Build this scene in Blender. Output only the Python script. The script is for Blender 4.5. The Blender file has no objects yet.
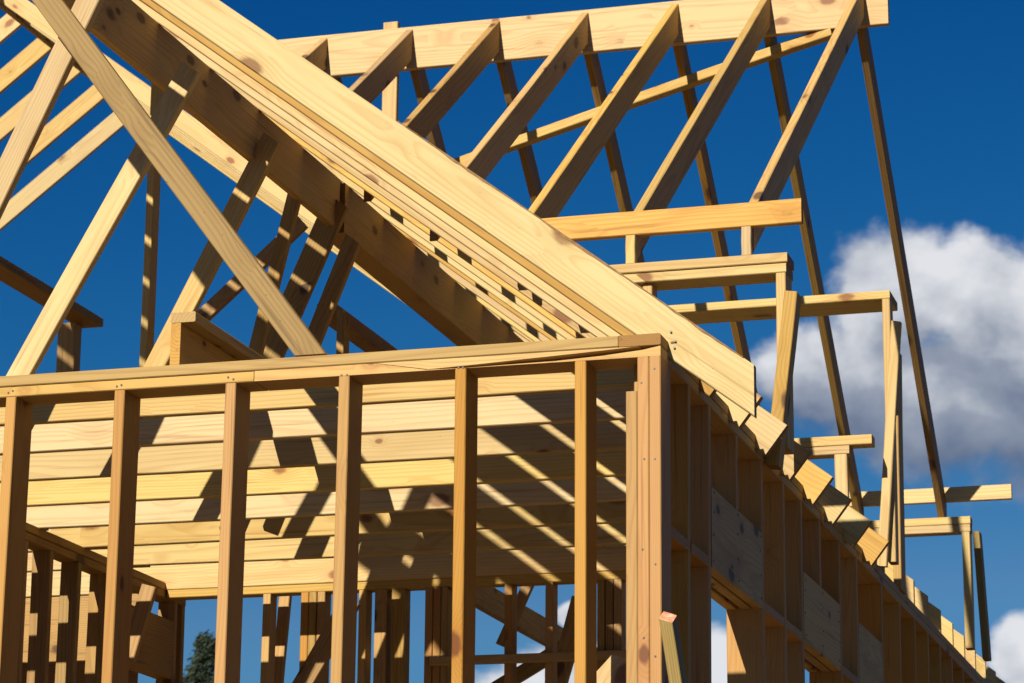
import bpy, math, random
from mathutils import Vector, Matrix, noise

random.seed(7)
scene = bpy.context.scene
col = scene.collection
V = Vector
GZ = 4.0                      # top plates of the ground floor stand 4 m above the ground

# ------------------------------------------------------------------ camera
CAM = V((2.10259, -8.738365, -2.408659))
YAW, PITCH, ROLL, FPX = 0.2895522, 0.2586538, 0.01028290, 2871.595
_f = V((-math.sin(YAW) * math.cos(PITCH), math.cos(YAW) * math.cos(PITCH), math.sin(PITCH)))
_r0 = V((math.cos(YAW), math.sin(YAW), 0))
_u0 = _r0.cross(_f)
_r = _r0 * math.cos(ROLL) + _u0 * math.sin(ROLL)
_u = _u0 * math.cos(ROLL) - _r0 * math.sin(ROLL)

def ray(px, py):
    return _r * ((px - 512) / FPX) - _u * ((py - 341.5) / FPX) + _f

def at(px, py, Y):
    """survey: the point seen at a picture position that lies in the building plane y = Y"""
    d = ray(px, py)
    return CAM + d * ((Y - CAM.y) / d.y)

def atX(px, py, X):
    d = ray(px, py)
    return CAM + d * ((X - CAM.x) / d.x)

cam_d = bpy.data.cameras.new('camera')
cam_d.sensor_width = 36.0
cam_d.lens = FPX * 36.0 / 1024.0
cam_d.clip_end = 5000
cam_d.clip_start = 0.1
cam = bpy.data.objects.new('camera', cam_d)
col.objects.link(cam)
m = Matrix((_r, _u, -_f)).transposed().to_4x4()
m.translation = CAM + V((0, 0, GZ))
cam.matrix_world = m
cam_d.dof.use_dof = True
cam_d.dof.focus_distance = 10.6
cam_d.dof.aperture_fstop = 10.0
scene.camera = cam

# ------------------------------------------------------------------ materials
def wood(name, c_hi, c_lo, c_knot, ring=0.013, ring_amt=0.46, knots=0.5, stain=0.32, stain_c=(0.12, 0.085, 0.05), vary=0.18, rough=0.62):
    mt = bpy.data.materials.new(name)
    mt.use_nodes = True
    nt = mt.node_tree
    N, L = nt.nodes, nt.links
    bsdf = N['Principled BSDF']
    bsdf.inputs['Roughness'].default_value = rough
    bsdf.inputs['Specular IOR Level'].default_value = 0.12

    def math_(op, a, b=None, c=None, clamp=False):
        n = N.new('ShaderNodeMath'); n.operation = op; n.use_clamp = clamp
        for i, v in enumerate((a, b, c)):
            if v is None: continue
            if isinstance(v, (int, float)): n.inputs[i].default_value = v
            else: L.new(v, n.inputs[i])
        return n.outputs[0]

    def vmath(op, a, b=None):
        n = N.new('ShaderNodeVectorMath'); n.operation = op
        for i, v in enumerate((a, b)):
            if v is None: continue
            if isinstance(v, tuple): n.inputs[i].default_value = v
            else: L.new(v, n.inputs[i])
        return n

    def noise_(vec, scale, detail=3.0, rough_=0.55, dist=0.0):
        n = N.new('ShaderNodeTexNoise')
        n.inputs['Scale'].default_value = scale
        n.inputs['Detail'].default_value = detail
        n.inputs['Roughness'].default_value = rough_
        n.inputs['Distortion'].default_value = dist
        L.new(vec, n.inputs['Vector'])
        return n

    def smooth(v, a, b, lo=0.0, hi=1.0):
        n = N.new('ShaderNodeMapRange'); n.interpolation_type = 'SMOOTHSTEP'
        L.new(v, n.inputs[0])
        n.inputs[1].default_value = a; n.inputs[2].default_value = b
        n.inputs[3].default_value = lo; n.inputs[4].default_value = hi
        return n.outputs[0]

    def mix(fac, a, b, mode='MIX'):
        n = N.new('ShaderNodeMix'); n.data_type = 'RGBA'; n.blend_type = mode
        if isinstance(fac, (int, float)): n.inputs[0].default_value = fac
        else: L.new(fac, n.inputs[0])
        for i, v in ((6, a), (7, b)):
            if isinstance(v, tuple): n.inputs[i].default_value = (*v, 1)
            else: L.new(v, n.inputs[i])
        return n.outputs[2]

    tc = N.new('ShaderNodeTexCoord')
    oi = N.new('ShaderNodeObjectInfo')
    rnd = oi.outputs['Random']
    cmb = N.new('ShaderNodeCombineXYZ')
    L.new(math_('MULTIPLY', rnd, 37.0), cmb.inputs[0])
    L.new(math_('MULTIPLY', rnd, 91.0), cmb.inputs[1])
    L.new(math_('MULTIPLY', rnd, 17.0), cmb.inputs[2])
    off = cmb.outputs[0]
    P = tc.outputs['Object']
    # knots : sparse cells stretched along the board
    kp = vmath('MULTIPLY', P, (4.6, 8.0, 8.0)).outputs[0]
    kp = vmath('ADD', kp, off).outputs[0]
    vo = N.new('ShaderNodeTexVoronoi'); vo.inputs['Scale'].default_value = 1.0
    L.new(kp, vo.inputs['Vector'])
    d = vo.outputs['Distance']
    vcol = N.new('ShaderNodeSeparateColor'); L.new(vo.outputs['Color'], vcol.inputs[0])
    on = math_('LESS_THAN', vcol.outputs[0], knots * 1.15)
    size = math_('MULTIPLY_ADD', vcol.outputs[1], 0.75, 0.35)
    ds = math_('DIVIDE', d, size)
    wob = noise_(vmath('MULTIPLY', P, (40.0, 80.0, 80.0)).outputs[0], 1.0, 2.0)
    ds2 = math_('MULTIPLY_ADD', math_('SUBTRACT', wob.outputs['Fac'], 0.5), 0.12, ds)
    kmask = math_('MULTIPLY', smooth(ds2, 0.29, 0.15), on)
    khalo = math_('MULTIPLY', smooth(ds, 0.75, 0.10), on)
    # growth rings about a pith lying off the board
    sep = N.new('ShaderNodeSeparateXYZ'); L.new(P, sep.inputs[0])
    lowp = vmath('ADD', vmath('MULTIPLY', P, (0.55, 2.6, 2.6)).outputs[0], off).outputs[0]
    low = noise_(lowp, 1.0, 2.0, 0.5)
    ls = N.new('ShaderNodeSeparateColor'); L.new(low.outputs['Color'], ls.inputs[0])
    y0 = math_('MULTIPLY_ADD', math_('FRACT', math_('MULTIPLY', rnd, 7.31)), 0.16, -0.08)
    z0 = math_('MULTIPLY_ADD', math_('FRACT', math_('MULTIPLY', rnd, 13.7)), 0.12, 0.02)
    yy = math_('ADD', math_('SUBTRACT', sep.outputs[1], y0), math_('MULTIPLY_ADD', ls.outputs[0], 0.10, -0.05))
    zz = math_('ADD', math_('SUBTRACT', sep.outputs[2], z0), math_('MULTIPLY_ADD', ls.outputs[1], 0.12, -0.06))
    r = math_('SQRT', math_('ADD', math_('MULTIPLY', yy, yy), math_('MULTIPLY', zz, zz)))
    r = math_('MULTIPLY_ADD', khalo, 0.022, r)
    rn = noise_(vmath('MULTIPLY', P, (3.0, 25.0, 25.0)).outputs[0], 1.0, 2.0)
    r = math_('MULTIPLY_ADD', rn.outputs['Fac'], 0.004, r)
    fr = math_('FRACT', math_('DIVIDE', r, ring))
    late = math_('MULTIPLY', smooth(fr, 0.35, 0.86), smooth(fr, 1.0, 0.88))
    # fine fibre and broad colour drift
    fib = noise_(vmath('ADD', vmath('MULTIPLY', P, (5.0, 230.0, 230.0)).outputs[0], off).outputs[0], 1.0, 3.0, 0.65)
    drift = noise_(vmath('ADD', vmath('MULTIPLY', P, (1.3, 9.0, 9.0)).outputs[0], off).outputs[0], 1.0, 4.0, 0.6)
    late_a = math_('MULTIPLY', late, math_('MULTIPLY_ADD', drift.outputs['Fac'], ring_amt, ring_amt * 0.45))
    c = mix(math_('MULTIPLY', late_a, 1.0, clamp=True), c_hi, c_lo)
    c = mix(math_('MULTIPLY', smooth(fib.outputs['Fac'], 0.40, 0.75), 0.22), c, c_lo)
    c = mix(math_('MULTIPLY', khalo, 0.45), c, c_lo)
    big = noise_(vmath('ADD', vmath('MULTIPLY', P, (0.9, 5.0, 5.0)).outputs[0], vmath('MULTIPLY', off, (2.3, 2.3, 2.3)).outputs[0]).outputs[0], 1.0, 3.0, 0.6, 0.6)
    c = mix(smooth(big.outputs['Fac'], 0.50, 0.78, 0.0, 0.55), c, c_lo)
    strk = noise_(vmath('ADD', vmath('MULTIPLY', P, (1.6, 60.0, 60.0)).outputs[0], off).outputs[0], 1.0, 2.0, 0.5, 0.3)
    c = mix(smooth(strk.outputs['Fac'], 0.60, 0.74, 0.0, 0.62), c, tuple(0.6 * a_ + 0.4 * b_ for a_, b_ in zip(c_lo, c_knot)))
    # dirt, handling marks, weather stain
    st = noise_(vmath('ADD', vmath('MULTIPLY', P, (2.2, 14.0, 14.0)).outputs[0], vmath('MULTIPLY', off, (1.7, 1.7, 1.7)).outputs[0]).outputs[0], 1.0, 6.0, 0.7, 0.4)
    c = mix(math_('MULTIPLY', smooth(st.outputs['Fac'], 0.60, 0.80), stain), c, stain_c)
    sp = noise_(vmath('ADD', vmath('MULTIPLY', P, (55.0, 110.0, 110.0)).outputs[0], off).outputs[0], 1.0, 2.0)
    c = mix(math_('MULTIPLY', smooth(sp.outputs['Fac'], 0.70, 0.80), stain), c, stain_c)
    c = mix(math_('MULTIPLY', kmask, 0.88), c, c_knot)
    # every board its own tone
    hsv = N.new('ShaderNodeHueSaturation')
    L.new(c, hsv.inputs['Color'])
    L.new(math_('MULTIPLY_ADD', math_('FRACT', math_('MULTIPLY', rnd, 5.77)), 2 * vary, 1.0 - vary), hsv.inputs['Value'])
    L.new(math_('MULTIPLY_ADD', math_('FRACT', math_('MULTIPLY', rnd, 3.19)), 0.012, 0.4925), hsv.inputs['Hue'])
    L.new(math_('MULTIPLY_ADD', math_('FRACT', math_('MULTIPLY', rnd, 9.41)), 0.18, 0.87), hsv.inputs['Saturation'])
    L.new(hsv.outputs[0], bsdf.inputs['Base Color'])
    bmp = N.new('ShaderNodeBump'); bmp.inputs['Strength'].default_value = 0.25; bmp.inputs['Distance'].default_value = 0.0015
    L.new(math_('ADD', fib.outputs['Fac'], math_('MULTIPLY', late, 0.6)), bmp.inputs['Height'])
    L.new(bmp.outputs[0], bsdf.inputs['Normal'])
    return mt

PINE = wood('pine', (0.425, 0.304, 0.1152), (0.320, 0.185, 0.0490), (0.16, 0.06, 0.02), knots=0.42, vary=0.13)
PALE = wood('pale_pine', (0.440, 0.334, 0.1531), (0.330, 0.204, 0.0671), (0.16, 0.07, 0.025), knots=0.5, vary=0.05, stain=0.42, stain_c=(0.16, 0.085, 0.03))
PLATE = wood('pine_plate', (0.375, 0.233, 0.0645), (0.265, 0.138, 0.0292), (0.16, 0.06, 0.02), knots=0.35)
FIR = wood('fir_stud', (0.330, 0.178, 0.0413), (0.250, 0.109, 0.0206), (0.10, 0.035, 0.012), ring=0.0065, ring_amt=0.40, knots=0.30, vary=0.10)
DORM = wood('pine_grey', (0.416, 0.259, 0.0756), (0.273, 0.145, 0.0347), (0.08, 0.04, 0.02), knots=0.5, stain=0.5)
OLD_SHADED = wood('weathered_shaded_pine', (0.297, 0.177, 0.0444), (0.174, 0.091, 0.0193), (0.06, 0.03, 0.015), knots=0.45, stain=0.75, stain_c=(0.06, 0.05, 0.035))  # darker pine for weathered boards; on the sheathing its tone stands in for shade
BRACE = wood('brown_pine', (0.265, 0.172, 0.043), (0.155, 0.090, 0.020), (0.05, 0.025, 0.012), knots=0.45, stain=0.8, stain_c=(0.045, 0.04, 0.025))
TREAT = wood('treated_pine', (0.240, 0.166, 0.0430), (0.125, 0.074, 0.0172), (0.08, 0.04, 0.02), knots=0.3, ring=0.008, ring_amt=0.7)
ENDW = wood('end_grain', (0.280, 0.147, 0.0387), (0.190, 0.081, 0.0189), (0.10, 0.04, 0.02), ring=0.006, knots=0.0, ring_amt=0.6, stain=0.4)

def plain(name, color, rough=0.8, metallic=0.0, nscale=None, c2=None, detail=6):
    mt = bpy.data.materials.new(name); mt.use_nodes = True
    nt = mt.node_tree; b = nt.nodes['Principled BSDF']
    b.inputs['Base Color'].default_value = (*color, 1)
    b.inputs['Roughness'].default_value = rough
    b.inputs['Metallic'].default_value = metallic
    if nscale:
        tc = nt.nodes.new('ShaderNodeTexCoord'); n = nt.nodes.new('ShaderNodeTexNoise')
        n.inputs['Scale'].default_value = nscale; n.inputs['Detail'].default_value = detail
        r = nt.nodes.new('ShaderNodeValToRGB')
        r.color_ramp.elements[0].position = 0.35; r.color_ramp.elements[0].color = (*color, 1)
        r.color_ramp.elements[1].position = 0.7; r.color_ramp.elements[1].color = (*c2, 1)
        nt.links.new(tc.outputs['Object'], n.inputs['Vector'])
        nt.links.new(n.outputs['Fac'], r.inputs[0]); nt.links.new(r.outputs[0], b.inputs['Base Color'])
    return mt

NAIL = plain('nail_steel', (0.05, 0.045, 0.04), 0.5, 0.7)
PAINT = plain('orange_paint', (0.75, 0.16, 0.05), 0.6, 0, 60.0, (0.62, 0.42, 0.28))
SOIL = plain('dark_soil', (0.085, 0.055, 0.028), 0.95, 0, 0.8, (0.125, 0.085, 0.045))  # unseen ground, colour kept dark so it bounces little light
CONC = plain('concrete', (0.26, 0.24, 0.21), 0.9, 0, 3.0, (0.20, 0.19, 0.17))
DECK = plain('floor_sheathing', (0.22, 0.14, 0.06), 0.85, 0, 30.0, (0.16, 0.10, 0.04))

# ------------------------------------------------------------------ builders
def tag(o, label=None, cat=None, group=None, kind=None):
    if label: o['label'] = label
    if cat: o['category'] = cat
    if group: o['group'] = group
    if kind: o['kind'] = kind
    return o

def empty(name, loc):
    o = bpy.data.objects.new(name, None)
    o.location = V(loc) + V((0, 0, GZ)); o.empty_display_size = 0.2
    col.objects.link(o)
    return o

def link_mesh(name, verts, faces, mats, M, parent=None, midx=None, smooth=False):
    me = bpy.data.meshes.new(name)
    me.from_pydata(verts, [], faces)
    for mt in mats: me.materials.append(mt)
    if midx:
        for p, i in zip(me.polygons, midx): p.material_index = i
    if smooth:
        for p in me.polygons: p.use_smooth = True
    me.update()
    o = bpy.data.objects.new(name, me)
    col.objects.link(o)
    M = Matrix.Translation((0, 0, GZ)) @ M
    if parent is not None:
        o.parent = parent
        if parent.type == 'EMPTY':
            o.matrix_basis = Matrix.Translation(-parent.location) @ M
        else:
            o.matrix_basis = parent['_m'] if False else PM[parent.name].inverted() @ M
    else:
        o.matrix_basis = M
    PM[o.name] = M
    return o

PM = {}

def board(name, p0, p1, w, t, wdir, mat=None, parent=None, n0=None, n1=None, bow=0.005, cham=0.0032, endm=None, seg=7, shift=(0, 0)):
    """Sawn board from p0 to p1: w across along wdir, t thick. n0/n1 = normals of the cuts at its ends."""
    mat = mat or PINE
    p0, p1 = V(p0), V(p1)
    e1 = (p1 - p0); Lg = e1.length; e1 = e1 / Lg
    e2 = V(wdir); e2 = (e2 - e1 * e2.dot(e1)).normalized()
    e3 = e1.cross(e2)
    R = Matrix((e1, e2, e3)).transposed()
    def loc(n, dflt):
        if n is None: return dflt
        n = V(n); return V((n.dot(e1), n.dot(e2), n.dot(e3)))
    a0 = loc(n0, V((1, 0, 0))); a1 = loc(n1, V((1, 0, 0)))
    hw, ht, c = w / 2, t / 2, cham
    ring = [(-hw + c, -ht), (hw - c, -ht), (hw, -ht + c), (hw, ht - c), (hw - c, ht), (-hw + c, ht), (-hw, ht - c), (-hw, -ht + c)]
    by = random.uniform(-bow, bow) * min(1, Lg / 2); bz = random.uniform(-bow, bow) * 0.7 * min(1, Lg / 2)
    ph = random.uniform(0, 6)
    verts, faces, midx = [], [], []
    for s in range(seg + 1):
        f = s / seg
        dy = by * math.sin(math.pi * f) + 0.0006 * math.sin(ph + f * 9); dz = bz * math.sin(math.pi * f)
        for (y, z) in ring:
            y += shift[0]; z += shift[1]
            x0 = -(a0.y * y + a0.z * z) / a0.x
            x1 = Lg - (a1.y * y + a1.z * z) / a1.x
            verts.append((x0 + (x1 - x0) * f, y + dy, z + dz))
    for s in range(seg):
        for i in range(8):
            j = (i + 1) % 8
            faces.append((s * 8 + i, (s + 1) * 8 + i, (s + 1) * 8 + j, s * 8 + j)); midx.append(0)
    faces.append(tuple(range(8))); midx.append(1)
    faces.append(tuple(range(seg * 8 + 7, seg * 8 - 1, -1))); midx.append(1)
    M = R.to_4x4(); M.translation = p0
    return link_mesh(name, verts, faces, [mat, endm or ENDW], M, parent, midx)

X_, Y_, Z_ = V((1, 0, 0)), V((0, 1, 0)), V((0, 0, 1))

def bx(name, x, y, z, axis, mat=None, parent=None, **k):
    """Axis-aligned board filling x, y, z ranges; axis = direction of its grain."""
    c = [(a[0] + a[1]) / 2 for a in (x, y, z)]
    r = (x, y, z)[axis]
    p0 = list(c); p1 = list(c); p0[axis] = r[0]; p1[axis] = r[1]
    o = [i for i in (0, 1, 2) if i != axis]
    d = [(a[1] - a[0]) for a in (x, y, z)]
    wax = o[0] if d[o[0]] >= d[o[1]] else o[1]
    tax = o[1] if wax == o[0] else o[0]
    return board(name, p0, p1, d[wax], d[tax], (X_, Y_, Z_)[wax], mat, parent, **k)

# ------------------------------------------------------------------ ground and building base
def slab(name, x, y, z, mat, kind):
    v = [(a, b, c) for a in x for b in y for c in z]
    f = [(0, 1, 3, 2), (4, 6, 7, 5), (0, 4, 5, 1), (2, 3, 7, 6), (0, 2, 6, 4), (1, 5, 7, 3)]
    o = link_mesh(name, v, f, [mat], Matrix.Identity(4))
    tag(o, kind=kind)
    return o

g = 2500
gv = []; gf = []; n = 40
for i in range(n + 1):
    for j in range(n + 1):
        a = (i / n * 2 - 1); b = (j / n * 2 - 1)
        x = math.copysign(abs(a) ** 3, a) * g; y = math.copysign(abs(b) ** 3, b) * g
        gv.append((x, y, -GZ + 0.05 * noise.noise(V((x * 0.2, y * 0.2, 0)))))
for i in range(n):
    for j in range(n):
        k = i * (n + 1) + j
        gf.append((k, k + n + 1, k + n + 2, k + 1))
tag(link_mesh('ground', gv, gf, [SOIL], Matrix.Identity(4)), kind='structure')
slab('foundation', (-16.2, 0.0), (0.0, 14.2), (-GZ - 0.3, -2.62), CONC, 'structure')
slab('floor_deck', (-16.25, 0.02), (-0.02, 14.25), (-2.62, -2.54), DECK, 'structure')

# ------------------------------------------------------------------ front wall frame
ZB = -2.50
fw = empty('wall_frame', (-1.5, 0.07, -2.54))
tag(fw, 'nearest stud wall, facing us along the bottom of the picture, red-brown studs under a doubled plate', 'wall frame')
W = 0.14
bx('bottom_plate', (-3.6, 0), (0, W), (-2.54, ZB), 0, PLATE, fw)
bx('top_plate', (-3.6, -0.142), (0.0, W), (-0.038, 0), 0, PLATE, fw, bow=0.001)
xs = at(254, 388, 0).x
bx('top_plate', (-3.6, xs - 0.003), (0.001, W), (-0.076, -0.0405), 0, PLATE, fw, bow=0.0)
# right lower plate: split by a long check, so a lower piece and a sliver above the gap
def plate_piece(name, prof, mat, parent):
    v = [(x, y, z) for y in (0.0, W) for (x, z) in prof]
    n_ = len(prof)
    f = [tuple(range(n_)), tuple(range(2 * n_ - 1, n_ - 1, -1))] + [(i, i + n_, (i + 1) % n_ + n_, (i + 1) % n_) for i in range(n_)]
    x0 = prof[0][0]
    v = [(a - x0, b - 0.07, c + 0.057) for a, b, c in v]
    return link_mesh(name, v, f, [mat], Matrix.Translation((x0, 0.07, -0.057)), parent)
xa = at(432, 366, 0).x
plate_piece('top_plate', [(xs, -0.0405), (xs, -0.0755), (xa, -0.0762), (0.0, -0.0762), (0.0, -0.0425), (-0.06, -0.0530), (-0.20, -0.0645), (-0.35, -0.0715), (xa + 0.12, -0.0755), (xa - 0.02, -0.0735), (xa - 0.2, -0.0405)], PLATE, fw)
plate_piece('top_plate', [(xa - 0.195, -0.0402), (xa - 0.015, -0.0720), (xa + 0.12, -0.0675), (-0.35, -0.0535), (-0.20, -0.0470), (-0.10, -0.0412), (-0.07, -0.0402)], PLATE, fw)
x5 = -0.6583
for k in range(6):
    xr = x5 - 0.4064 * k
    o = bx('stud', (xr - 0.038, xr), (0.001, W - 0.001), (ZB, -0.0765), 2, FIR, fw)
x6 = at(580.2, 360, 0).x
bx('stud', (x6 - 0.019, x6 + 0.019), (0.001, W - 0.001), (ZB, -0.0765), 2, FIR, fw)
bx('stud', (-0.038, 0), (0.0, W), (ZB, -0.0765), 2, FIR, fw, bow=0.0)
bx('stud', (-0.0775, -0.0395), (0.001, W), (ZB, -0.0765), 2, FIR, fw, bow=0.0)
bx('stud', (-0.116, -0.0785), (0.003, W - 0.045), (ZB, at(632, 391, 0).z), 2, FIR, fw, bow=0.0)
bx('stud', (-0.113, -0.0785), (W - 0.0435, W - 0.002), (ZB, -0.0765), 2, OLD_SHADED, fw, bow=0.0)  # added behind the corner gap to block a sun patch on the side wall

# ------------------------------------------------------------------ side wall frame
sw = empty('wall_frame', (-0.07, 7.0, -2.54))
tag(sw, 'long shaded stud wall running away at right below the rafter tails, with wide headers over its openings', 'wall frame')
bx('bottom_plate', (-W, 0), (W, 14.0), (-2.54, ZB), 1, PLATE, sw)
bx('top_plate', (-W, 0), (W + 0.001, 14.0), (-0.076, -0.0385), 1, PLATE, sw, bow=0.0)
bx('top_plate', (-W, 0.0005), (0.0, 14.0), (-0.038, 0.0), 1, PLATE, sw, bow=0.0, shift=(0, 0))
zh = -0.638
full = [(0.395, 0.433), (0.705, 0.743), (1.600, 1.638), (2.015, 2.053), (2.380, 2.418), (3.235, 3.273), (3.665, 3.703), (4.34, 4.378), (4.88, 4.918)]
y = 5.36
while y < 13.8:
    full.append((y, y + 0.038)); y += 0.435
full.append((13.96, 13.998))
for a, b in full:
    bx('stud', (-W + 0.001, -0.001), (a, b), (ZB, -0.0765), 2, FIR, sw)
for a, b in ((1.158, 1.196), (2.79, 2.828)):
    bx('stud', (-W + 0.001, -0.002), (a, b), (zh + 0.2865, -0.0765), 2, FIR, sw)
for a, b in ((0.7435, 1.5995), (2.4185, 3.2345)):
    h = bx('header', (-0.038, 0.0), (a, b), (zh, zh + 0.286), 1, DORM, sw, bow=0.0)
    bx('header', (-0.082, -0.044), (a, b), (zh - 0.002, zh + 0.286), 1, DORM, sw, bow=0.0)
    bx('header', (-W, -0.1), (a, b), (zh - 0.001, zh + 0.286), 1, DORM, sw, bow=0.0)
for a, b in ((W, 0.394), (0.4335, 0.7045), (1.6385, 2.0145), (2.0535, 2.3795), (3.2735, 3.6645)):
    bx('block', (-W + 0.002, -0.0005), (a + 0.001, b - 0.0005), (zh - 0.005, zh + 0.033), 1, FIR, sw, bow=0.0)
def nailhead(parent, p, n, rad=0.0045):
    n = V(n).normalized(); a = n.orthogonal().normalized(); b = n.cross(a); p = V(p)
    v = [tuple((a * math.cos(i * math.pi / 4) + b * math.sin(i * math.pi / 4)) * rad * f_ + n * h_) for h_, f_ in ((0, 1), (0.0015, 0.9)) for i in range(8)]
    f = [(i, (i + 1) % 8, (i + 1) % 8 + 8, i + 8) for i in range(8)] + [tuple(range(8, 16))]
    return link_mesh('nail', v, f, [NAIL], Matrix.Translation(p), parent)
for o_ in list(sw.children):
    if o_.name.startswith('header') and len(o_.data.vertices):
        w0 = PM[o_.name].translation
        if w0.x > -0.03:
            L_ = max(v_.co.x for v_ in o_.data.vertices)
            for yy_ in (0.03, L_ * 0.5, L_ - 0.03):
                for zz_ in (-0.11, -0.03, 0.06, 0.115):
                    nailhead(o_, (0.0012, w0.y + yy_ + random.uniform(-.01, .01), w0.z - GZ + zz_ + random.uniform(-.012, .012)), X_)
# nails through the front plates into the studs and up the corner posts
fp_ = [o_ for o_ in fw.children if o_.name.startswith('top_plate')]
for k_ in range(6):
    for dx_ in (-0.028, -0.011):
        xx_ = x5 - 0.4064 * k_ + dx_
        par_ = fp_[1] if xx_ < xs else fp_[2]
        nailhead(par_, (xx_ + random.uniform(-.003, .003), 0.0002, -0.060 + random.uniform(-.006, .006) if xx_ < -1.1 else -0.0735), -Y_, 0.0038)
for o_ in fw.children:
    if o_.name.startswith('stud') and PM[o_.name].translation.x > -0.08:
        xx_ = PM[o_.name].translation.x
        for z_ in (-0.16, -0.42, -0.71, -1.02, -1.30):
            nailhead(o_, (xx_ + random.uniform(-.008, .008), -0.0002 if xx_ > -0.03 else 0.0008, z_ + random.uniform(-.05, .05)), -Y_, 0.0036)
h4 = (4.40, 4.86)
bx('header', (-0.038, 0.0), (3.7035, 4.3395), (zh, zh + 0.286), 1, DORM, sw, bow=0.0)

# ------------------------------------------------------------------ interior bearing wall and rear cross wall
iw = empty('wall_frame', (-3.45, 2.2, -2.54))
tag(iw, 'dark interior stud wall at lower left, its doubled plate carrying the ceiling joists', 'wall frame')
bx('bottom_plate', (-3.50, -3.41), (0.2, 4.23), (-2.54, ZB), 1, PLATE, iw)
bx('top_plate', (-3.50, -3.41), (0.2, 4.23), (-0.038, -0.0005), 1, OLD_SHADED, iw)
bx('top_plate', (-3.499, -3.411), (0.2, 4.20), (-0.076, -0.0385), 1, OLD_SHADED, iw)
for px in (-40, -10, 17, 43, 72, 101, 170):
    p = atX(px + 6, 620, -3.41)
    if 0.25 < p.y < 4.2:
        bx('stud', (-3.499, -3.411), (p.y - 0.019, p.y + 0.019), (ZB, -0.0765), 2, OLD_SHADED, iw)
bx('stud', (-3.499, -3.411), (4.16, 4.198), (ZB, -0.0765), 2, OLD_SHADED, iw)
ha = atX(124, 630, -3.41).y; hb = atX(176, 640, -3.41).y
bx('header', (-3.495, -3.413), (ha, hb - 0.03), (-0.45, -0.17), 1, OLD_SHADED, iw, bow=0.0)

pw = empty('wall_frame', (-4.6, 3.0, -2.54))
tag(pw, 'sheathed partition behind the dark interior stud wall at lower left', 'wall frame')
bx('sheathing', (-4.62, -4.606), (0.4, 4.60), (-2.5, -0.17), 1, OLD_SHADED, pw, bow=0.0)  # dark wood chosen to imitate shade on this sheathing
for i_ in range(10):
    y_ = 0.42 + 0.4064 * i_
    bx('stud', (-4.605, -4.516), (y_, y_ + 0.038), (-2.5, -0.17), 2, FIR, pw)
bx('top_plate', (-4.62, -4.516), (0.4, 4.60), (-0.169, -0.131), 1, OLD_SHADED, pw)
sx = at(139, 630, 4.62).x
bx('sheathing', (-6.6, sx), (4.62, 4.634), (-2.5, 0.55), 0, OLD_SHADED, pw, bow=0.0)  # shade put into the panel's colour, as sun reaches it here
YR = 3.946
rw = empty('wall_frame', (-1.8, YR + 0.045, -2.54))
tag(rw, 'rear cross wall seen between the front studs, thin studs with a sill bar against blue sky', 'wall frame')
bx('bottom_plate', (-3.4, -0.15), (YR, YR + 0.089), (-2.54, ZB), 0, PLATE, rw)
bx('top_plate', (-3.4, -0.15), (YR - 0.0, YR + 0.089), (-0.075, -0.033), 0, PLATE, rw, bow=0.0)
def rstud(pxa, pxb, mat=FIR, ztop=-0.0755, dy=0.0, depth=0.089, ypx=630):
    a = at(pxa, ypx, YR).x; b = at(pxb, ypx, YR).x
    bx('stud', (a, b), (YR + dy, YR + depth), (ZB, ztop), 2, mat, rw)
rstud(262, 269.5, PLATE); rstud(300, 307.5); rstud(308.2, 315.5, OLD_SHADED); rstud(316.5, 324); rstud(358, 365.5, PLATE)
rstud(374, 386, OLD_SHADED); rstud(391, 404, OLD_SHADED); rstud(424.5, 432); rstud(432.6, 440); rstud(440.6, 447.5, OLD_SHADED)
rstud(504, 511.5); rstud(545, 552.5); rstud(597, 604.5, OLD_SHADED); rstud(605.2, 613, OLD_SHADED); rstud(613.8, 621.5, OLD_SHADED)
za = at(500, 655.5, YR).z
bx('sill', (at(432, 655, YR).x, at(634, 655, YR).x), (YR - 0.04, YR - 0.001), (za - 0.04, za), 0, PLATE, rw, bow=0.0)
zb = at(300, 634, YR).z
p = at(330, 683, 2.2)
# single pieces around the rear wall
def diag(name, a, b, w, t, wdir, mat, label, cat='brace', group=None, **k):
    return tag(board(name, a, b, w, t, wdir, mat, **k), label, cat, group)
a, b = at(520, 604, 4.3), at(537, 566, 4.3)
diag('diagonal_brace', b, a + (a - b) * 1.1, 0.05, 0.038, X_, OLD_SHADED, 'short dark slanting brace between two rear studs, seen low in the middle against blue sky')
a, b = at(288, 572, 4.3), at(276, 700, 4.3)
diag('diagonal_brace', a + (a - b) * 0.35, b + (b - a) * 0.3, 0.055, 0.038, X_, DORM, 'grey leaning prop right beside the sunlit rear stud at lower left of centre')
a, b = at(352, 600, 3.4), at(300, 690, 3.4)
diag('diagonal_brace', a, b, 0.089, 0.038, X_, OLD_SHADED, 'broad dark diagonal brace crossing behind the fourth front stud low in the picture')
a = at(465, 586, 4.6); pb = at(585, 655, 7.0)
wl = a.x
bb = V((wl, 7.6, a.z))
diag('wall_plate', a, bb, 0.14, 0.038, Z_, OLD_SHADED, 'dark plank slanting down to the right behind the rear wall studs above the sill bar', 'plank')
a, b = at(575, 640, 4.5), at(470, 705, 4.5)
diag('diagonal_brace', a, b, 0.07, 0.038, Z_, OLD_SHADED, 'dark brace rising to the right under the sill bar of the rear wall')
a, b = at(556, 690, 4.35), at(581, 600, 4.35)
diag('diagonal_brace', a, b + (b - a) * 0.02, 0.089, 0.038, X_, OLD_SHADED, 'dark board leaning to the right beside the sixth front stud near the white cloud')
a, b = at(150, 586, 3.2), at(128, 660, 3.2)
diag('diagonal_brace', a, b, 0.07, 0.038, X_, OLD_SHADED, 'stubby dark prop leaning against the interior wall beneath its top plate')
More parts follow.
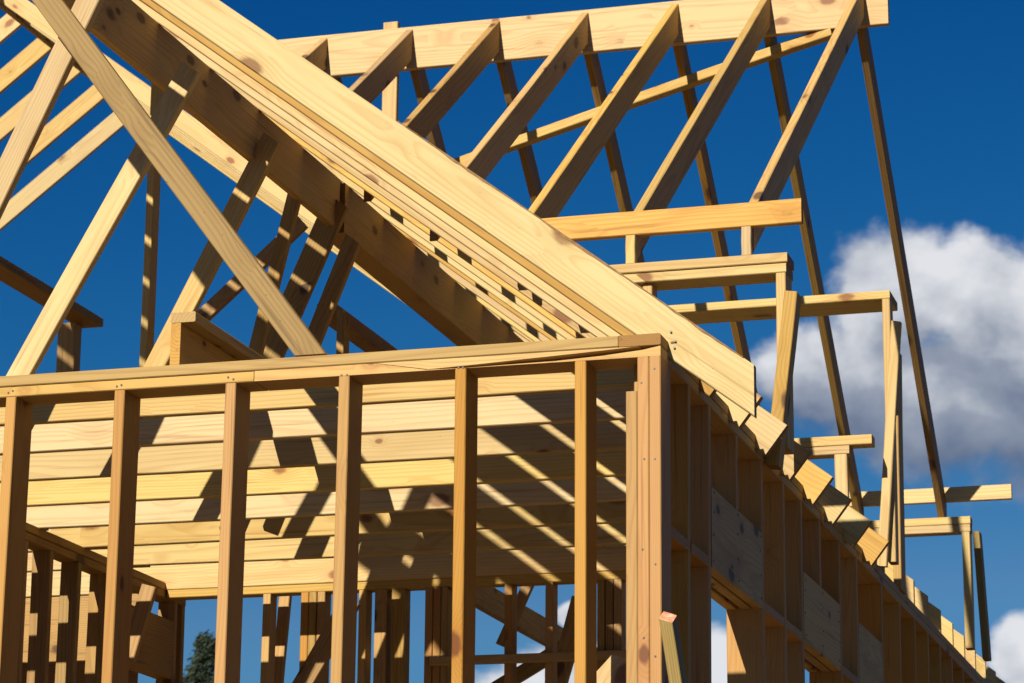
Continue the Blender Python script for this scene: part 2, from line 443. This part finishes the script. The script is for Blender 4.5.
a, b = at(632, 661, 0.35), at(585, 712, 0.35)
diag('diagonal_brace', a, b, 0.12, 0.038, Z_, PINE, 'pale sunlit board end low behind the doubled corner studs', n0=(0.35, 0, 1))
# post inside the window opening of the side wall
a = at(727, 640, 2.5); b = at(757, 640, 2.5)
tag(bx('post', (a.x, b.x), (2.5, 2.538), (ZB, -0.1), 2, FIR), 'brown post half in sun behind the first window opening of the side wall', 'post')

# ------------------------------------------------------------------ ceiling joists
JY, JS = 0.66, 0.4686
ordinal = ['first', 'second', 'third', 'fourth', 'fifth', 'sixth', 'seventh', 'eighth', 'ninth', 'tenth', 'eleventh', 'twelfth']
jl = ['topmost ceiling joist, half hidden under the front wall plate', 'second ceiling joist from the top, broad and bright with a big knot',
      'third ceiling joist from the top, behind the front studs', 'fourth ceiling joist from the top, behind the front studs',
      'fifth ceiling joist from the top, crossed by slanting light stripes', 'sixth ceiling joist from the top, crossed by slanting light stripes',
      'seventh ceiling joist from the top, just above the lowest one', 'lowest and farthest ceiling joist, above the rear wall studs']
for k in range(8):
    y = JY + JS * k
    z0 = 0.0 if k < 7 else -0.036
    jm = (PINE, PALE, PINE, PINE, PALE, PINE, PINE, PINE)[k]
    xl_ = -3.53 - 0.05 * ((k * 5) % 4)
    o2 = bx('ceiling_joist', (-6.0, -3.40 + 0.04 * ((k * 3) % 4)), (y + 0.0395, y + 0.0775), (z0, z0 + 0.14), 0, (PLATE, PINE, PINE, PALE)[k % 4], bow=0.003)
    tag(o2, 'short joist piece lapped beside a long one over the dark interior wall', 'joist', 'lapped joist pieces over the interior wall')
    o = bx('ceiling_joist', (xl_, -0.03), (y, y + 0.038), (z0, z0 + 0.14), 0, jm, bow=0.005, seg=14)
    tag(o, jl[k], 'joist', 'ceiling joists behind the front wall')

# ------------------------------------------------------------------ gable rafters (ridge runs away from us)
M_ = 0.7636
dr = V((1, 0, -M_)).normalized(); up = V((M_, 0, 1)).normalized()
DEP = 0.1367
def rafter(name, y, x0, tail, lower_corner_x=None, mat=PINE, b0=-0.053):
    """top-left at x0, tail 'plumb' at x or square cut with its lower corner at x"""
    vt = DEP * math.sqrt(1 + M_ * M_)
    def cl(x): return V((x, y + 0.019, b0 - M_ * x + vt / 2))
    if tail == 'plumb':
        e = cl(lower_corner_x); n1 = X_
    else:
        e = V((lower_corner_x, y + 0.019, b0 - M_ * lower_corner_x)) + up * (DEP / 2); n1 = None
    return board(name, cl(x0), e, DEP, 0.038, up, mat, n0=X_, n1=n1, bow=0.006, seg=16)
XR = -7.98
fr = rafter('rafter', 0.105, XR, 'plumb', 0.284, mat=PALE)
tag(fr, 'frontmost rafter, the broad pale board sloping down across the picture to a plumb-cut end', 'rafter', 'rafters of the front roof slope')
# waney bark left along its upper arris
bv, bf = [], []
NB = 90
for i in range(NB + 1):
    x = -0.95 + 1.2 * i / NB
    hgt = max(0.0, 0.004 + 0.011 * noise.noise(V((x * 5.0, 3.1, 0))) + 0.006 * noise.noise(V((x * 23.0, 1.1, 0)))) * min(1, (i + 0.5) / 12)
    zt_ = 0.1192 - M_ * x
    bv += [(x, 0.1030, zt_ - hgt - 0.0015), (x, 0.1022, zt_ + 0.0012), (x, 0.126, zt_ + 0.0018)]
for i in range(NB):
    a_ = i * 3
    bf += [(a_, a_ + 3, a_ + 4, a_ + 1), (a_ + 1, a_ + 4, a_ + 5, a_ + 2)]
BARKW = plain('bark_edge', (0.14, 0.075, 0.028), 0.9, 0, 40.0, (0.24, 0.13, 0.045))
link_mesh('bark_edge', bv, bf, [BARKW], Matrix.Identity(4), fr)
# bent nails and a scrap of strap where it meets the corner
def nail(p, q, rad=0.0022):
    p, q = V(p), V(q); d = (q - p).normalized(); a = d.orthogonal().normalized(); b = d.cross(a)
    v = [];
    for P0 in (p, q):
        for i in range(8):
            t = i * math.pi / 4; v.append(tuple(P0 + (a * math.cos(t) + b * math.sin(t)) * rad - p))
    f = [(i, (i + 1) % 8, (i + 1) % 8 + 8, i + 8) for i in range(8)] + [tuple(range(7, -1, -1)), tuple(range(8, 16))]
    return link_mesh('nail', v, f, [NAIL], Matrix.Translation(p), fr)
for (px, py) in ((671, 332), (675.5, 341.5), (674.5, 348)):
    p = at(px, py, 0.104); nail(p, p + V((0.0, -0.006, 0.001)), 0.004)
p = at(670.5, 342.2, 0.100); q = at(675.5, 341.6, 0.100); nail(p, q, 0.0016)
RY0 = 0.56
for k in range(8):
    o = rafter('rafter', RY0 + JS * k, XR, 'square', 0.035 + random.uniform(-0.006, 0.006), mat=(PLATE, PINE, PALE, PINE, DORM, PINE, PALE, PLATE)[k])
    tag(o, ('%s square-cut rafter tail behind the frontmost rafter along the side wall' % ordinal[k]), 'rafter', 'rafters of the front roof slope')
for j in range(20):
    y = 4.458 + 0.4586 * j
    o = rafter('rafter', y, -2.45, 'plumb', -0.004)
    lab = 'short flush-cut rafter end on the side-wall plate, %s past the overhanging tails' % ordinal[j] if j < 7 else 'short flush-cut rafter end far along the side wall beyond the last post'
    tag(o, lab, 'rafter', 'short rafter ends along the far plate')

# ------------------------------------------------------------------ main ridge and far rafters, upper left
zr = -0.053 - M_ * XR
o = bx('ridge_board', (XR - 0.040, XR - 0.002), (0.1, 13.6), (zr - 0.02, zr + 0.21), 1, OLD_SHADED, seg=20, bow=0.002)
tag(o, 'dark ridge board of the main roof at the top left corner', 'ridge board')
# the long rafters farther back, both slopes
for j in range(7):
    y = 10.62 + 0.4686 * j
    o = rafter('rafter', y, XR, 'plumb', -0.004)
    tag(o, 'far pale rafter in the tight stack of edges just under the dark purlin', 'rafter', 'far rafters stacked below the purlin')
def left_rafter(y, lab):
    vt = DEP * math.sqrt(1 + M_ * M_)
    xl = XR - 0.042
    zc = -0.053 - M_ * XR + vt / 2
    p0 = V((xl, y + 0.019, zc)); p1 = V((xl - 7.9, y + 0.019, zc - 7.9 * M_))
    o = board('rafter', p0, p1, 0.165, 0.038, V((-M_, 0, 1)), PINE, n0=X_, n1=X_, bow=0.004, seg=10)
    tag(o, lab, 'rafter', 'rafters of the far left roof slope')
nl = 6
ll = ['uppermost pale rafter slanting down to the left in the top left corner', 'second pale rafter down, slanting left at the top left corner',
      'third pale rafter down, slanting left behind the leaning strut', 'second lowest pale rafter slanting down to the left edge of the picture',
      'lowest pale rafter slanting down to the left edge, behind the diagonal brace']
LY = [10.95 - 0.0 + 0.4686 * j for j in range(5)]
for j in range(5):
    left_rafter(11.14 + 0.575 * j, ll[j])

# ------------------------------------------------------------------ purlin and its struts
def ln(a, b, f): return a + (b - a) * f
ymid0, ymid1 = 0.15, 2.42
pr = 0.235
def purl(Y, X): return V((X, Y, -0.291 - 0.765 * X + pr / 2))
o = board('purlin', purl(-0.05, -2.345) - X_ * 0.019, purl(2.835, -2.16) - X_ * 0.019, pr, 0.038, Z_, DORM, bow=0.0)
tag(o, 'wide dark single-board purlin under the rafters at upper left', 'purlin', 'purlins under the front rafters')
o = board('purlin', purl(2.85, -2.14) - X_ * 0.057, purl(13.6, -2.06) - X_ * 0.057, pr, 0.114, Z_, DORM, bow=0.0)
tag(o, 'thick built-up dark purlin running down to the front wall plate left of centre', 'purlin', 'purlins under the front rafters')

def strut(Y, top, bot, lab, ztop=None, zbot=0.141, mat=PINE, w=0.089):
    a, b = at(*top, Y), at(*bot, Y)
    d = b - a
    b2 = a + d * ((zbot - a.z) / d.z)
    a2 = a if ztop is None else a + d * ((ztop - a.z) / d.z)
    o = board('strut', a2 + Y_ * 0.019, b2 + Y_ * 0.019, w, 0.038, X_, mat, n0=(M_, 0, 1))
    return tag(o, lab, 'strut', 'purlin struts')
strut(1.00, (190, 67), (17.5, 375), 'long purlin strut whose lower half is in full sun, foot near the plate end')
strut(1.94, (271, 137), (154, 365), 'second purlin strut, dark with small sun patches and a sunlit foot')
strut(0.10, (87, 0), (4, 174), 'purlin strut cut by the left edge of the picture near the top corner', ztop=1.58, zbot=0.0)
strut(2.44, (293, 196), (252, 362), 'narrow dark strut with sun spots, leftmost of the cluster under the purlin joint', ztop=None, mat=OLD_SHADED, w=0.06)
strut(2.79, (337, 200), (269, 356), 'wide shaded strut with bright square sun patches under the purlin joint', ztop=None, mat=OLD_SHADED, w=0.115)
strut(2.80, (352, 238), (316, 328), 'brown strut, rightmost slanting one of the cluster under the thick purlin', ztop=None, mat=OLD_SHADED, w=0.075)
a, b = at(303, 222, 4.3), at(197, 322, 4.3)
diag('diagonal_brace', a, b + (b - a) * 0.5, 0.075, 0.038, Z_, OLD_SHADED, 'thin dark brace slanting down to the left behind the second strut')
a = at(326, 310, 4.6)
diag('wall_plate', a, V((a.x, 8.2, a.z)), 0.075, 0.1, Z_, OLD_SHADED, 'dark plank end sloping away to the right, low under the thick purlin', 'plank')
p = at(342, 260, 4.1)
tag(bx('post', (p.x - 0.02, p.x + 0.018), (4.1, 4.189), (-0.02, 1.35), 2, OLD_SHADED), 'upright dark post under the end of the thick purlin', 'post')
p = at(147.5, 240, 4.0)
tag(bx('post', (p.x - 0.019, p.x + 0.019), (4.0, 4.089), (0.0, 2.69), 2, PINE), 'slim upright post dappled with sun between the two long struts', 'post')

# kicker brace leaning out over the front plate
a, b = at(47, 0, 0.05), at(308.5, 353, 0.05)
d = b - a
a, b = a + Y_ * 0.019, b + Y_ * 0.019
diag('diagonal_brace', a - d * 0.55, b + d * 0.004, 0.089, 0.038, X_, BRACE, 'long brown diagonal brace crossing in front of the struts down to the front plate', bow=0.002, n1=Z_)

# strongback on the joists
sbp = at(171.3, 313, 0.58); x0 = sbp.x; x1 = at(195.7, 313, 0.58).x; zt = sbp.z
sb = empty('strongback', ((x0 + x1) / 2, 2.0, 0.14))
tag(sb, 'built-up L-shaped stiffener lying on the ceiling joists, its end showing above the front plate', 'stiffener')
bx('flat_board', (x0, x1), (0.58, 3.6), (zt - 0.038, zt), 1, DORM, sb, bow=0.0, endm=PLATE)
bx('edge_board', (x0 + 0.001, x0 + 0.039), (0.582, 3.6), (0.141, zt - 0.0385), 1, DORM, sb, bow=0.0, endm=PLATE)

# plate and post at the left edge
e = at(103, 327, 6.0); f_ = at(76, 350, 6.0)
lp = empty('knee_wall', (e.x, 5.5, 0))
tag(lp, 'dark plate end on a post at the left edge, seen against the sky behind the first strut', 'knee wall')
bx('top_plate', (e.x - 0.145, e.x), (2.5, 6.0), (e.z, e.z + 0.05), 1, OLD_SHADED, lp)
bx('post', (f_.x - 0.055, f_.x + 0.055), (5.86, 5.95), (-0.1, e.z - 0.001), 2, DORM, lp)

# ------------------------------------------------------------------ dormer: ridge, rafters, knee walls
DY = 4.45
o = bx('ridge_board', (-3.38, 0.083), (DY, DY + 0.038), (2.722, 2.951), 0, PINE, bow=0.001, seg=12)
tag(o, 'pale sunlit ridge board along the top of the picture', 'ridge board')
sN = 0.742; vt = DEP * math.sqrt(1 + sN * sN)
near_l = ['rightmost', 'second from the right', 'third from the right', 'fourth from the right', 'fifth from the right', 'sixth from the right', 'seventh from the right']
for j in range(7):
    xr = -0.034 - 0.4686 * j
    zc = 2.935 - vt / 2
    p0 = V((xr - 0.019, DY - 0.0015, zc)); y1 = max(1.79, DY - (2.935 - (0.119 - M_ * xr)) / sN)
    p1 = V((xr - 0.019 - 0.022, y1, zc - sN * (DY - y1)))
    o = board('rafter', p0, p1, DEP, 0.038, Z_, DORM, n0=Y_, n1=Y_, bow=0.005, seg=8)
    lab = ('near-slope dormer rafter, %s beneath the pale ridge board' % near_l[j]) if j < 7 else 'near-slope dormer rafter hidden behind the front rafter'
    tag(o, lab, 'rafter', 'near-slope rafters of the dormer')
sF = 0.805; vt2 = DEP * math.sqrt(1 + sF * sF)
for j in range(7):
    xr = -0.047 - 0.4645 * j
    zc = 2.735 + vt2 / 2
    yv = DY + (2.90 - (0.119 - M_ * xr)) / sF
    p0 = V((xr - 0.019, DY + 0.0395, zc)); y1 = min(7.02, yv)
    p1 = V((xr - 0.019 - 0.005, y1, zc - sF * (y1 - DY)))
    o = board('rafter', p0, p1, DEP, 0.038, Z_, OLD_SHADED, n0=Y_, n1=Y_, bow=0.005, seg=8)
    lab = ('dark far-slope dormer rafter seen from below, %s' % near_l[j]) if j < 7 else 'far-slope dormer rafter hidden behind the front rafter'
    tag(o, lab, 'rafter', 'far-slope rafters of the dormer')
# post behind the ridge
a = at(382.5, 60, DY + 0.04); b = at(397, 60, DY + 0.04); zt = at(390, 22, DY + 0.04).z
tag(bx('post', (a.x, b.x), (DY + 0.04, DY + 0.078), (1.8, zt), 2, PINE), 'upright board standing up behind the pale ridge board', 'post')
# slanting tie under the far rafters
def far_plane(px, py):
    d = ray(px, py); n_ = V((0, sF, 1)); q = V((0, DY + 0.04, 2.735 - 0.03))
    return CAM + d * ((q - CAM).dot(n_) / d.dot(n_))
a, b = far_plane(833, 32), far_plane(510, 146)
o = board('diagonal_brace', a, b + (b - a) * 0.25, 0.050, 0.06, V((0, 0.0, 1)), PINE)
tag(o, 'thin bright brace slanting up to the right under the far dormer rafters', 'brace')

# knee wall with doubled plate and the header above it (nearest)
YB = 1.745
kb = empty('knee_wall', (-0.4, YB + 0.045, 0))
tag(kb, 'nearest dormer knee wall at right, doubled plate on an end post with a long header board above', 'knee wall')
r1 = at(801, 198, YB); r2 = at(801, 222, YB)
bx('header', (-1.10, r1.x), (YB, YB + 0.038), (r2.z, r1.z), 0, DORM, kb, bow=0.001)
zt = at(787, 252, YB).z
bx('top_plate', (-0.84, at(787, 250, YB).x), (YB, YB + 0.14), (zt - 0.038, zt), 0, PINE, kb, bow=0.001)
bx('top_plate', (-0.84, at(786, 265, YB).x), (YB, YB + 0.14), (zt - 0.080, zt - 0.043), 0, PINE, kb, bow=0.001)
xe = at(785.5, 280, YB).x
bx('post', (xe - 0.038, xe), (YB + 0.001, YB + 0.13), (0.0, zt - 0.081), 2, PINE, kb)
for px in (630, 746):
    xc = at(px, 245, YB).x
    bx('cripple', (xc - 0.019, xc + 0.019), (YB + 0.001, YB + 0.037), (zt + 0.0005, r2.z - 0.0005), 2, PINE, kb)
xc = at(646, 290, YB).x
bx('stud', (xc - 0.019, xc + 0.019), (YB + 0.02, YB + 0.109), (0.0, zt - 0.081), 2, DORM, kb)
a, b = at(793, 294, YB - 0.05), at(779, 422, YB - 0.05)
diag('prop', a, b + (b - a) * 0.35, 0.05, 0.089, X_, DORM, 'prop leaning against the end post of the nearest dormer knee wall', 'prop', n0=(0.15, 0, 1))

# second: flat plate on a tall post
YC = 4.2
kc = empty('knee_wall', (-0.4, YC + 0.1, 0))
tag(kc, 'wide flat plank on a tall post below the right end of the dormer ridge', 'knee wall')
r = at(889.5, 290, YC)
bx('top_plate', (-1.35, r.x), (YC, YC + 0.235), (r.z - 0.04, r.z), 0, PINE, kc, bow=0.001)
xa_, xb_ = at(882.3, 320, YC).x, at(890, 320, YC).x
bx('post', (xa_, xb_), (YC + 0.001, YC + 0.09), (0.0, r.z - 0.0405), 2, PINE, kc)
a, b = at(896.5, 322, YC - 0.03), at(884, 540, YC - 0.03)
diag('prop', a, b + (b - a) * 0.12, 0.045, 0.038, X_, PINE, 'sunlit prop beside the tall post below the dormer ridge', 'prop', n0=(0.2, 0, 1))
a, b = at(897, 420, 4.95), at(900, 592, 4.95)
diag('prop', a + (a - b) * 0.4, b, 0.038, 0.14, X_, OLD_SHADED, 'dark weathered board standing just right of the sunlit prop', 'prop')

# third: small low one
YD = 3.95
kd = empty('knee_wall', (-0.2, YD + 0.05, 0))
tag(kd, 'low doubled plate on a short post between the rafter tails and the tall prop', 'knee wall')
r = at(871.5, 434, YD)
bx('top_plate', (-0.55, r.x), (YD, YD + 0.089), (r.z - 0.045, r.z), 0, PINE, kd, bow=0.0)
bx('top_plate', (-0.55, at(849, 446, YD).x), (YD + 0.002, YD + 0.089), (r.z - 0.085, r.z - 0.046), 0, PINE, kd, bow=0.0)
bx('post', (at(834.5, 470, YD).x, at(847, 470, YD).x), (YD + 0.003, YD + 0.041), (0.0, r.z - 0.0855), 2, PINE, kd)

# fourth: farthest doubled plate, post, prop
YF = 6.85
kf = empty('knee_wall', (-0.3, YF + 0.05, 0))
tag(kf, 'farthest dormer knee wall at lower right, short doubled plate on a slim end post', 'knee wall')
r = at(970, 516, YF); r2 = at(970, 531.5, YF)
bx('top_plate', (-0.75, r.x), (YF, YF + 0.089), ((r.z + r2.z) / 2 + 0.001, r.z), 0, PINE, kf, bow=0.0)
bx('top_plate', (-0.75, r.x - 0.002), (YF, YF + 0.089), (r2.z, (r.z + r2.z) / 2 - 0.001), 0, PINE, kf, bow=0.0)
bx('post', (at(963, 580, YF).x, at(971, 580, YF).x), (YF + 0.001, YF + 0.089), (0.0, r2.z - 0.0005), 2, PINE, kf)
a, b = at(977, 533, YF + 0.35), at(987, 660, YF + 0.35)
diag('prop', a, b, 0.038, 0.11, X_, TREAT, 'dark leaning prop right of the farthest end post', 'prop')
r = at(1011, 484, 7.0); r2 = at(1011, 498.5, 7.0); l_ = at(846, 491, 7.0)
tag(bx('cleat', (-1.3, r.x), (7.0, 7.038), (r2.z, r.z), 0, PINE, bow=0.001), 'horizontal board sticking out to the right past the far rafters, striped with shadow', 'board')

# ------------------------------------------------------------------ marked prop by the corner
a = at(668.0, 617, -0.06); b = at(681, 700, -0.06)
lean = V((0, 0.03, 0))
o = board('prop', a, b + (b - a) * 5.2 + lean, 0.040, 0.09, X_, TREAT, n0=(0.30, -0.36, 0.88), endm=PAINT)
tag(o, 'leaning prop with an orange painted end at the foot of the corner post', 'prop')

# ------------------------------------------------------------------ tree far behind
LEAF = plain('pine_needles', (0.008, 0.016, 0.006), 0.85, 0, 4.0, (0.020, 0.034, 0.011))
BARK = plain('bark', (0.09, 0.06, 0.04), 0.95, 0, 12.0, (0.05, 0.035, 0.025))
def tree(base, H, R, label, seed):
    rg = random.Random(seed)
    t = empty('conifer_tree', base)
    tag(t, label, 'tree')
    v, f = [], []
    seg = 10
    for i in range(seg + 1):
        s = i / seg
        for k in range(8):
            a = k * math.pi / 4; rr = R * 0.09 * (1 - 0.9 * s)
            v.append((math.cos(a) * rr + 0.1 * math.sin(3 * s), math.sin(a) * rr, H * 0.97 * s))
    for i in range(seg):
        for k in range(8):
            f.append((i * 8 + k, i * 8 + (k + 1) % 8, (i + 1) * 8 + (k + 1) % 8, (i + 1) * 8 + k))
    for bnum in range(70):
        s = rg.uniform(0.15, 0.93); a = rg.uniform(0, 6.28); ln_ = R * (1 - s) ** 0.8 * rg.uniform(0.6, 1.05)
        p = V((0, 0, H * s)); q = p + V((math.cos(a) * ln_, math.sin(a) * ln_, ln_ * rg.uniform(-0.2, 0.25)))
        k0 = len(v)
        for (c_, rr) in ((p, 0.06), (q, 0.012)):
            for u_ in range(3):
                v.append(tuple(c_ + V((0.0, 0.0, rr)) if u_ == 0 else c_ + V((math.sin(a) * rr * (1 if u_ == 1 else -1), -math.cos(a) * rr * (1 if u_ == 1 else -1), -rr * 0.5))))
        for u_ in range(3):
            f.append((k0 + u_, k0 + (u_ + 1) % 3, k0 + 3 + (u_ + 1) % 3, k0 + 3 + u_))
    link_mesh('trunk', v, f, [BARK], Matrix.Translation(base), t)
    v, f = [], []
    for c_ in range(420):
        s = rg.uniform(0.12, 1.0); a = rg.uniform(0, 6.28)
        rad = R * (1 - s) ** 0.75 * (0.75 + 0.35 * math.sin(a * 3 + s * 19)) * rg.uniform(0.35, 1.05)
        cpos = V((math.cos(a) * rad, math.sin(a) * rad, H * s - rad * 0.15))
        cs = rg.uniform(0.25, 0.55) * (0.45 + 0.6 * (1 - s))
        for l in range(70):
            dv = V((rg.gauss(0, 1), rg.gauss(0, 1), rg.gauss(0, 0.55))).normalized() * cs * rg.random() ** 0.4
            n_ = V((rg.gauss(0, 1), rg.gauss(0, 1), rg.gauss(0, 1))).normalized()
            a_ = n_.orthogonal().normalized() * rg.uniform(0.035, 0.08); b_ = n_.cross(a_).normalized() * rg.uniform(0.008, 0.018)
            k0 = len(v); q = cpos + dv
            v += [tuple(q - a_ - b_), tuple(q + a_ - b_ * 0.2), tuple(q + a_ * 0.8 + b_), tuple(q - a_ * 0.7 + b_)]
            f.append((k0, k0 + 1, k0 + 2, k0 + 3))
    link_mesh('crown', v, f, [LEAF], Matrix.Translation(base), t)
YT = 40.0
tp_ = at(206, 640, YT); tree((tp_.x, YT, -GZ), tp_.z + GZ, 2.6, 'dark conifer glimpsed far behind the interior wall at lower left', 3)

# ------------------------------------------------------------------ sun and sky
S = V((-0.184, -1.0, 0.596)).normalized()
el = math.asin(S.z); az = math.atan2(S.x, S.y)
sl = bpy.data.lights.new('sun', 'SUN'); sl.energy = 5.0; sl.angle = math.radians(0.5); sl.color = (1.0, 0.93, 0.80)
so = bpy.data.objects.new('sun', sl); col.objects.link(so)
so.rotation_euler = S.to_track_quat('Z', 'Y').to_euler()
so.location = (0, 0, 30)

SKYC = ((0.00646, 4.200, 0.88), (0.17451, 1.626, 2.70), (0.56257, 1.086, 5.57))
w = bpy.data.worlds.new('World'); scene.world = w; w.use_nodes = True
nt = w.node_tree; N, L = nt.nodes, nt.links
bg = N['Background']; bg.inputs['Strength'].default_value = 0.05
sky = N.new('ShaderNodeTexSky'); sky.sky_type = 'NISHITA'; sky.sun_disc = False
sky.sun_elevation = el; sky.sun_rotation = az
sky.air_density = 1.0; sky.dust_density = 0.3; sky.ozone_density = 3.0
# deep polarised blue: a contrast curve per channel on the sky colour
sp_ = N.new('ShaderNodeSeparateColor'); L.new(sky.outputs[0], sp_.inputs[0])
cb_ = N.new('ShaderNodeCombineColor')
for i_, (k_, pw_, mx_) in enumerate(SKYC):
    a_ = N.new('ShaderNodeMath'); a_.operation = 'POWER'; L.new(sp_.outputs[i_], a_.inputs[0]); a_.inputs[1].default_value = pw_
    b_ = N.new('ShaderNodeMath'); b_.operation = 'MULTIPLY'; L.new(a_.outputs[0], b_.inputs[0]); b_.inputs[1].default_value = k_
    c_ = N.new('ShaderNodeMath'); c_.operation = 'MINIMUM'; L.new(b_.outputs[0], c_.inputs[0]); c_.inputs[1].default_value = mx_
    L.new(c_.outputs[0], cb_.inputs[i_])
gam = cb_
tc = N.new('ShaderNodeTexCoord'); D = tc.outputs['Generated']

def wm(op, a, b=None, c=None, clamp=False):
    n = N.new('ShaderNodeMath'); n.operation = op; n.use_clamp = clamp
    for i, v in enumerate((a, b, c)):
        if v is None: continue
        if isinstance(v, (int, float)): n.inputs[i].default_value = v
        else: L.new(v, n.inputs[i])
    return n.outputs[0]
def wdot(vec):
    n = N.new('ShaderNodeVectorMath'); n.operation = 'DOT_PRODUCT'
    L.new(D, n.inputs[0]); n.inputs[1].default_value = tuple(vec)
    return n.outputs['Value']
def wss(v, a, b, lo=0.0, hi=1.0):
    n = N.new('ShaderNodeMapRange'); n.interpolation_type = 'SMOOTHSTEP'
    L.new(v, n.inputs[0])
    for i, q in enumerate((a, b, lo, hi)): n.inputs[i + 1].default_value = q
    return n.outputs[0]
# cloud field laid out on the sky about one heading (unit: 0.1 rad)
dp = wdot(_f)
U = wm('MULTIPLY', wm('DIVIDE', wdot(_r), dp), 10.0)
Vv = wm('MULTIPLY', wm('DIVIDE', wdot(_u), dp), 10.0)
def uv(px, py): return ((px - 512) / FPX * 10, (341.5 - py) / FPX * 10)
def cnoise(du, dv, scale, detail, rough, seed):
    cb = N.new('ShaderNodeCombineXYZ')
    L.new(wm('ADD', U, du), cb.inputs[0]); L.new(wm('MULTIPLY', wm('ADD', Vv, dv), 1.25), cb.inputs[1]); cb.inputs[2].default_value = seed
    n = N.new('ShaderNodeTexNoise'); n.inputs['Scale'].default_value = scale; n.inputs['Detail'].default_value = detail
    n.inputs['Roughness'].default_value = rough; n.inputs['Distortion'].default_value = 0.15
    L.new(cb.outputs[0], n.inputs['Vector'])
    return n.outputs['Fac']
def lobe(px, py, rx, ry):
    cu, cv = uv(px, py)
    a = wm('DIVIDE', wm('SUBTRACT', U, cu), rx / FPX * 10); b = wm('DIVIDE', wm('SUBTRACT', Vv, cv), ry / FPX * 10)
    return wm('SUBTRACT', 1.0, wm('SQRT', wm('ADD', wm('MULTIPLY', a, a), wm('MULTIPLY', b, b))))
lobes = [(895, 300, 85, 85), (985, 300, 75, 80), (835, 375, 90, 66), (930, 395, 175, 88), (1060, 370, 130, 150),
         (1030, 660, 55, 50), (560, 690, 110, 45), (700, 690, 70, 80), (575, 615, 22, 14), (1200, 420, 200, 160)]
env = None
for lb in lobes:
    v = lobe(*lb)
    env = v if env is None else wm('MAXIMUM', env, v)
n1 = cnoise(0, 0, 2.4, 9.0, 0.56, 4.2)
dens = wm('ADD', env, wm('MULTIPLY_ADD', n1, 1.5, -0.72))
mask = wss(dens, 0.0, 0.38)
# self-shading of the cloud: density towards the sun (upper left) against density here, plus height
n1b = cnoise(0, 0, 2.4, 4.5, 0.5, 4.2)
n2 = cnoise(-0.10, 0.16, 2.4, 4.5, 0.5, 4.2)
rel = wm('SUBTRACT', n1b, n2)
hgt = wss(wm('ADD', Vv, wm('MULTIPLY', n1, 0.5)), uv(0, 470)[1] + 0.25, uv(0, 270)[1] + 0.25)
hgt = wm('MAXIMUM', hgt, wss(Vv, uv(0, 560)[1], uv(0, 600)[1]))
lit = wm('ADD', wm('MULTIPLY_ADD', rel, 1.15, 0.0), wm('MULTIPLY_ADD', hgt, 0.68, 0.20), clamp=True)
ramp = N.new('ShaderNodeValToRGB'); L.new(lit, ramp.inputs[0])
cr = ramp.color_ramp
cr.elements[0].position = 0.0; cr.elements[0].color = (0.115, 0.155, 0.25, 1)
cr.elements[1].position = 1.0; cr.elements[1].color = (0.78, 0.79, 0.82, 1)
e_ = cr.elements.new(0.5); e_.color = (0.30, 0.34, 0.42, 1)
cs_ = N.new('ShaderNodeMix'); cs_.data_type = 'RGBA'; cs_.blend_type = 'MULTIPLY'; cs_.inputs[0].default_value = 1.0
L.new(ramp.outputs[0], cs_.inputs[6]); CLOUD = 11.3; cs_.inputs[7].default_value = (CLOUD, CLOUD, CLOUD, 1)
mx = N.new('ShaderNodeMix'); mx.data_type = 'RGBA'
L.new(wm('MULTIPLY', mask, 0.95), mx.inputs[0]); L.new(gam.outputs[0], mx.inputs[6]); L.new(cs_.outputs[2], mx.inputs[7])
L.new(mx.outputs[2], bg.inputs['Color'])

scene.view_settings.view_transform = 'Standard'
scene.view_settings.look = 'None'
scene.view_settings.exposure = 0.84
scene.view_settings.gamma = 1.0
scene.cycles.max_bounces = 8
scene.cycles.diffuse_bounces = 5
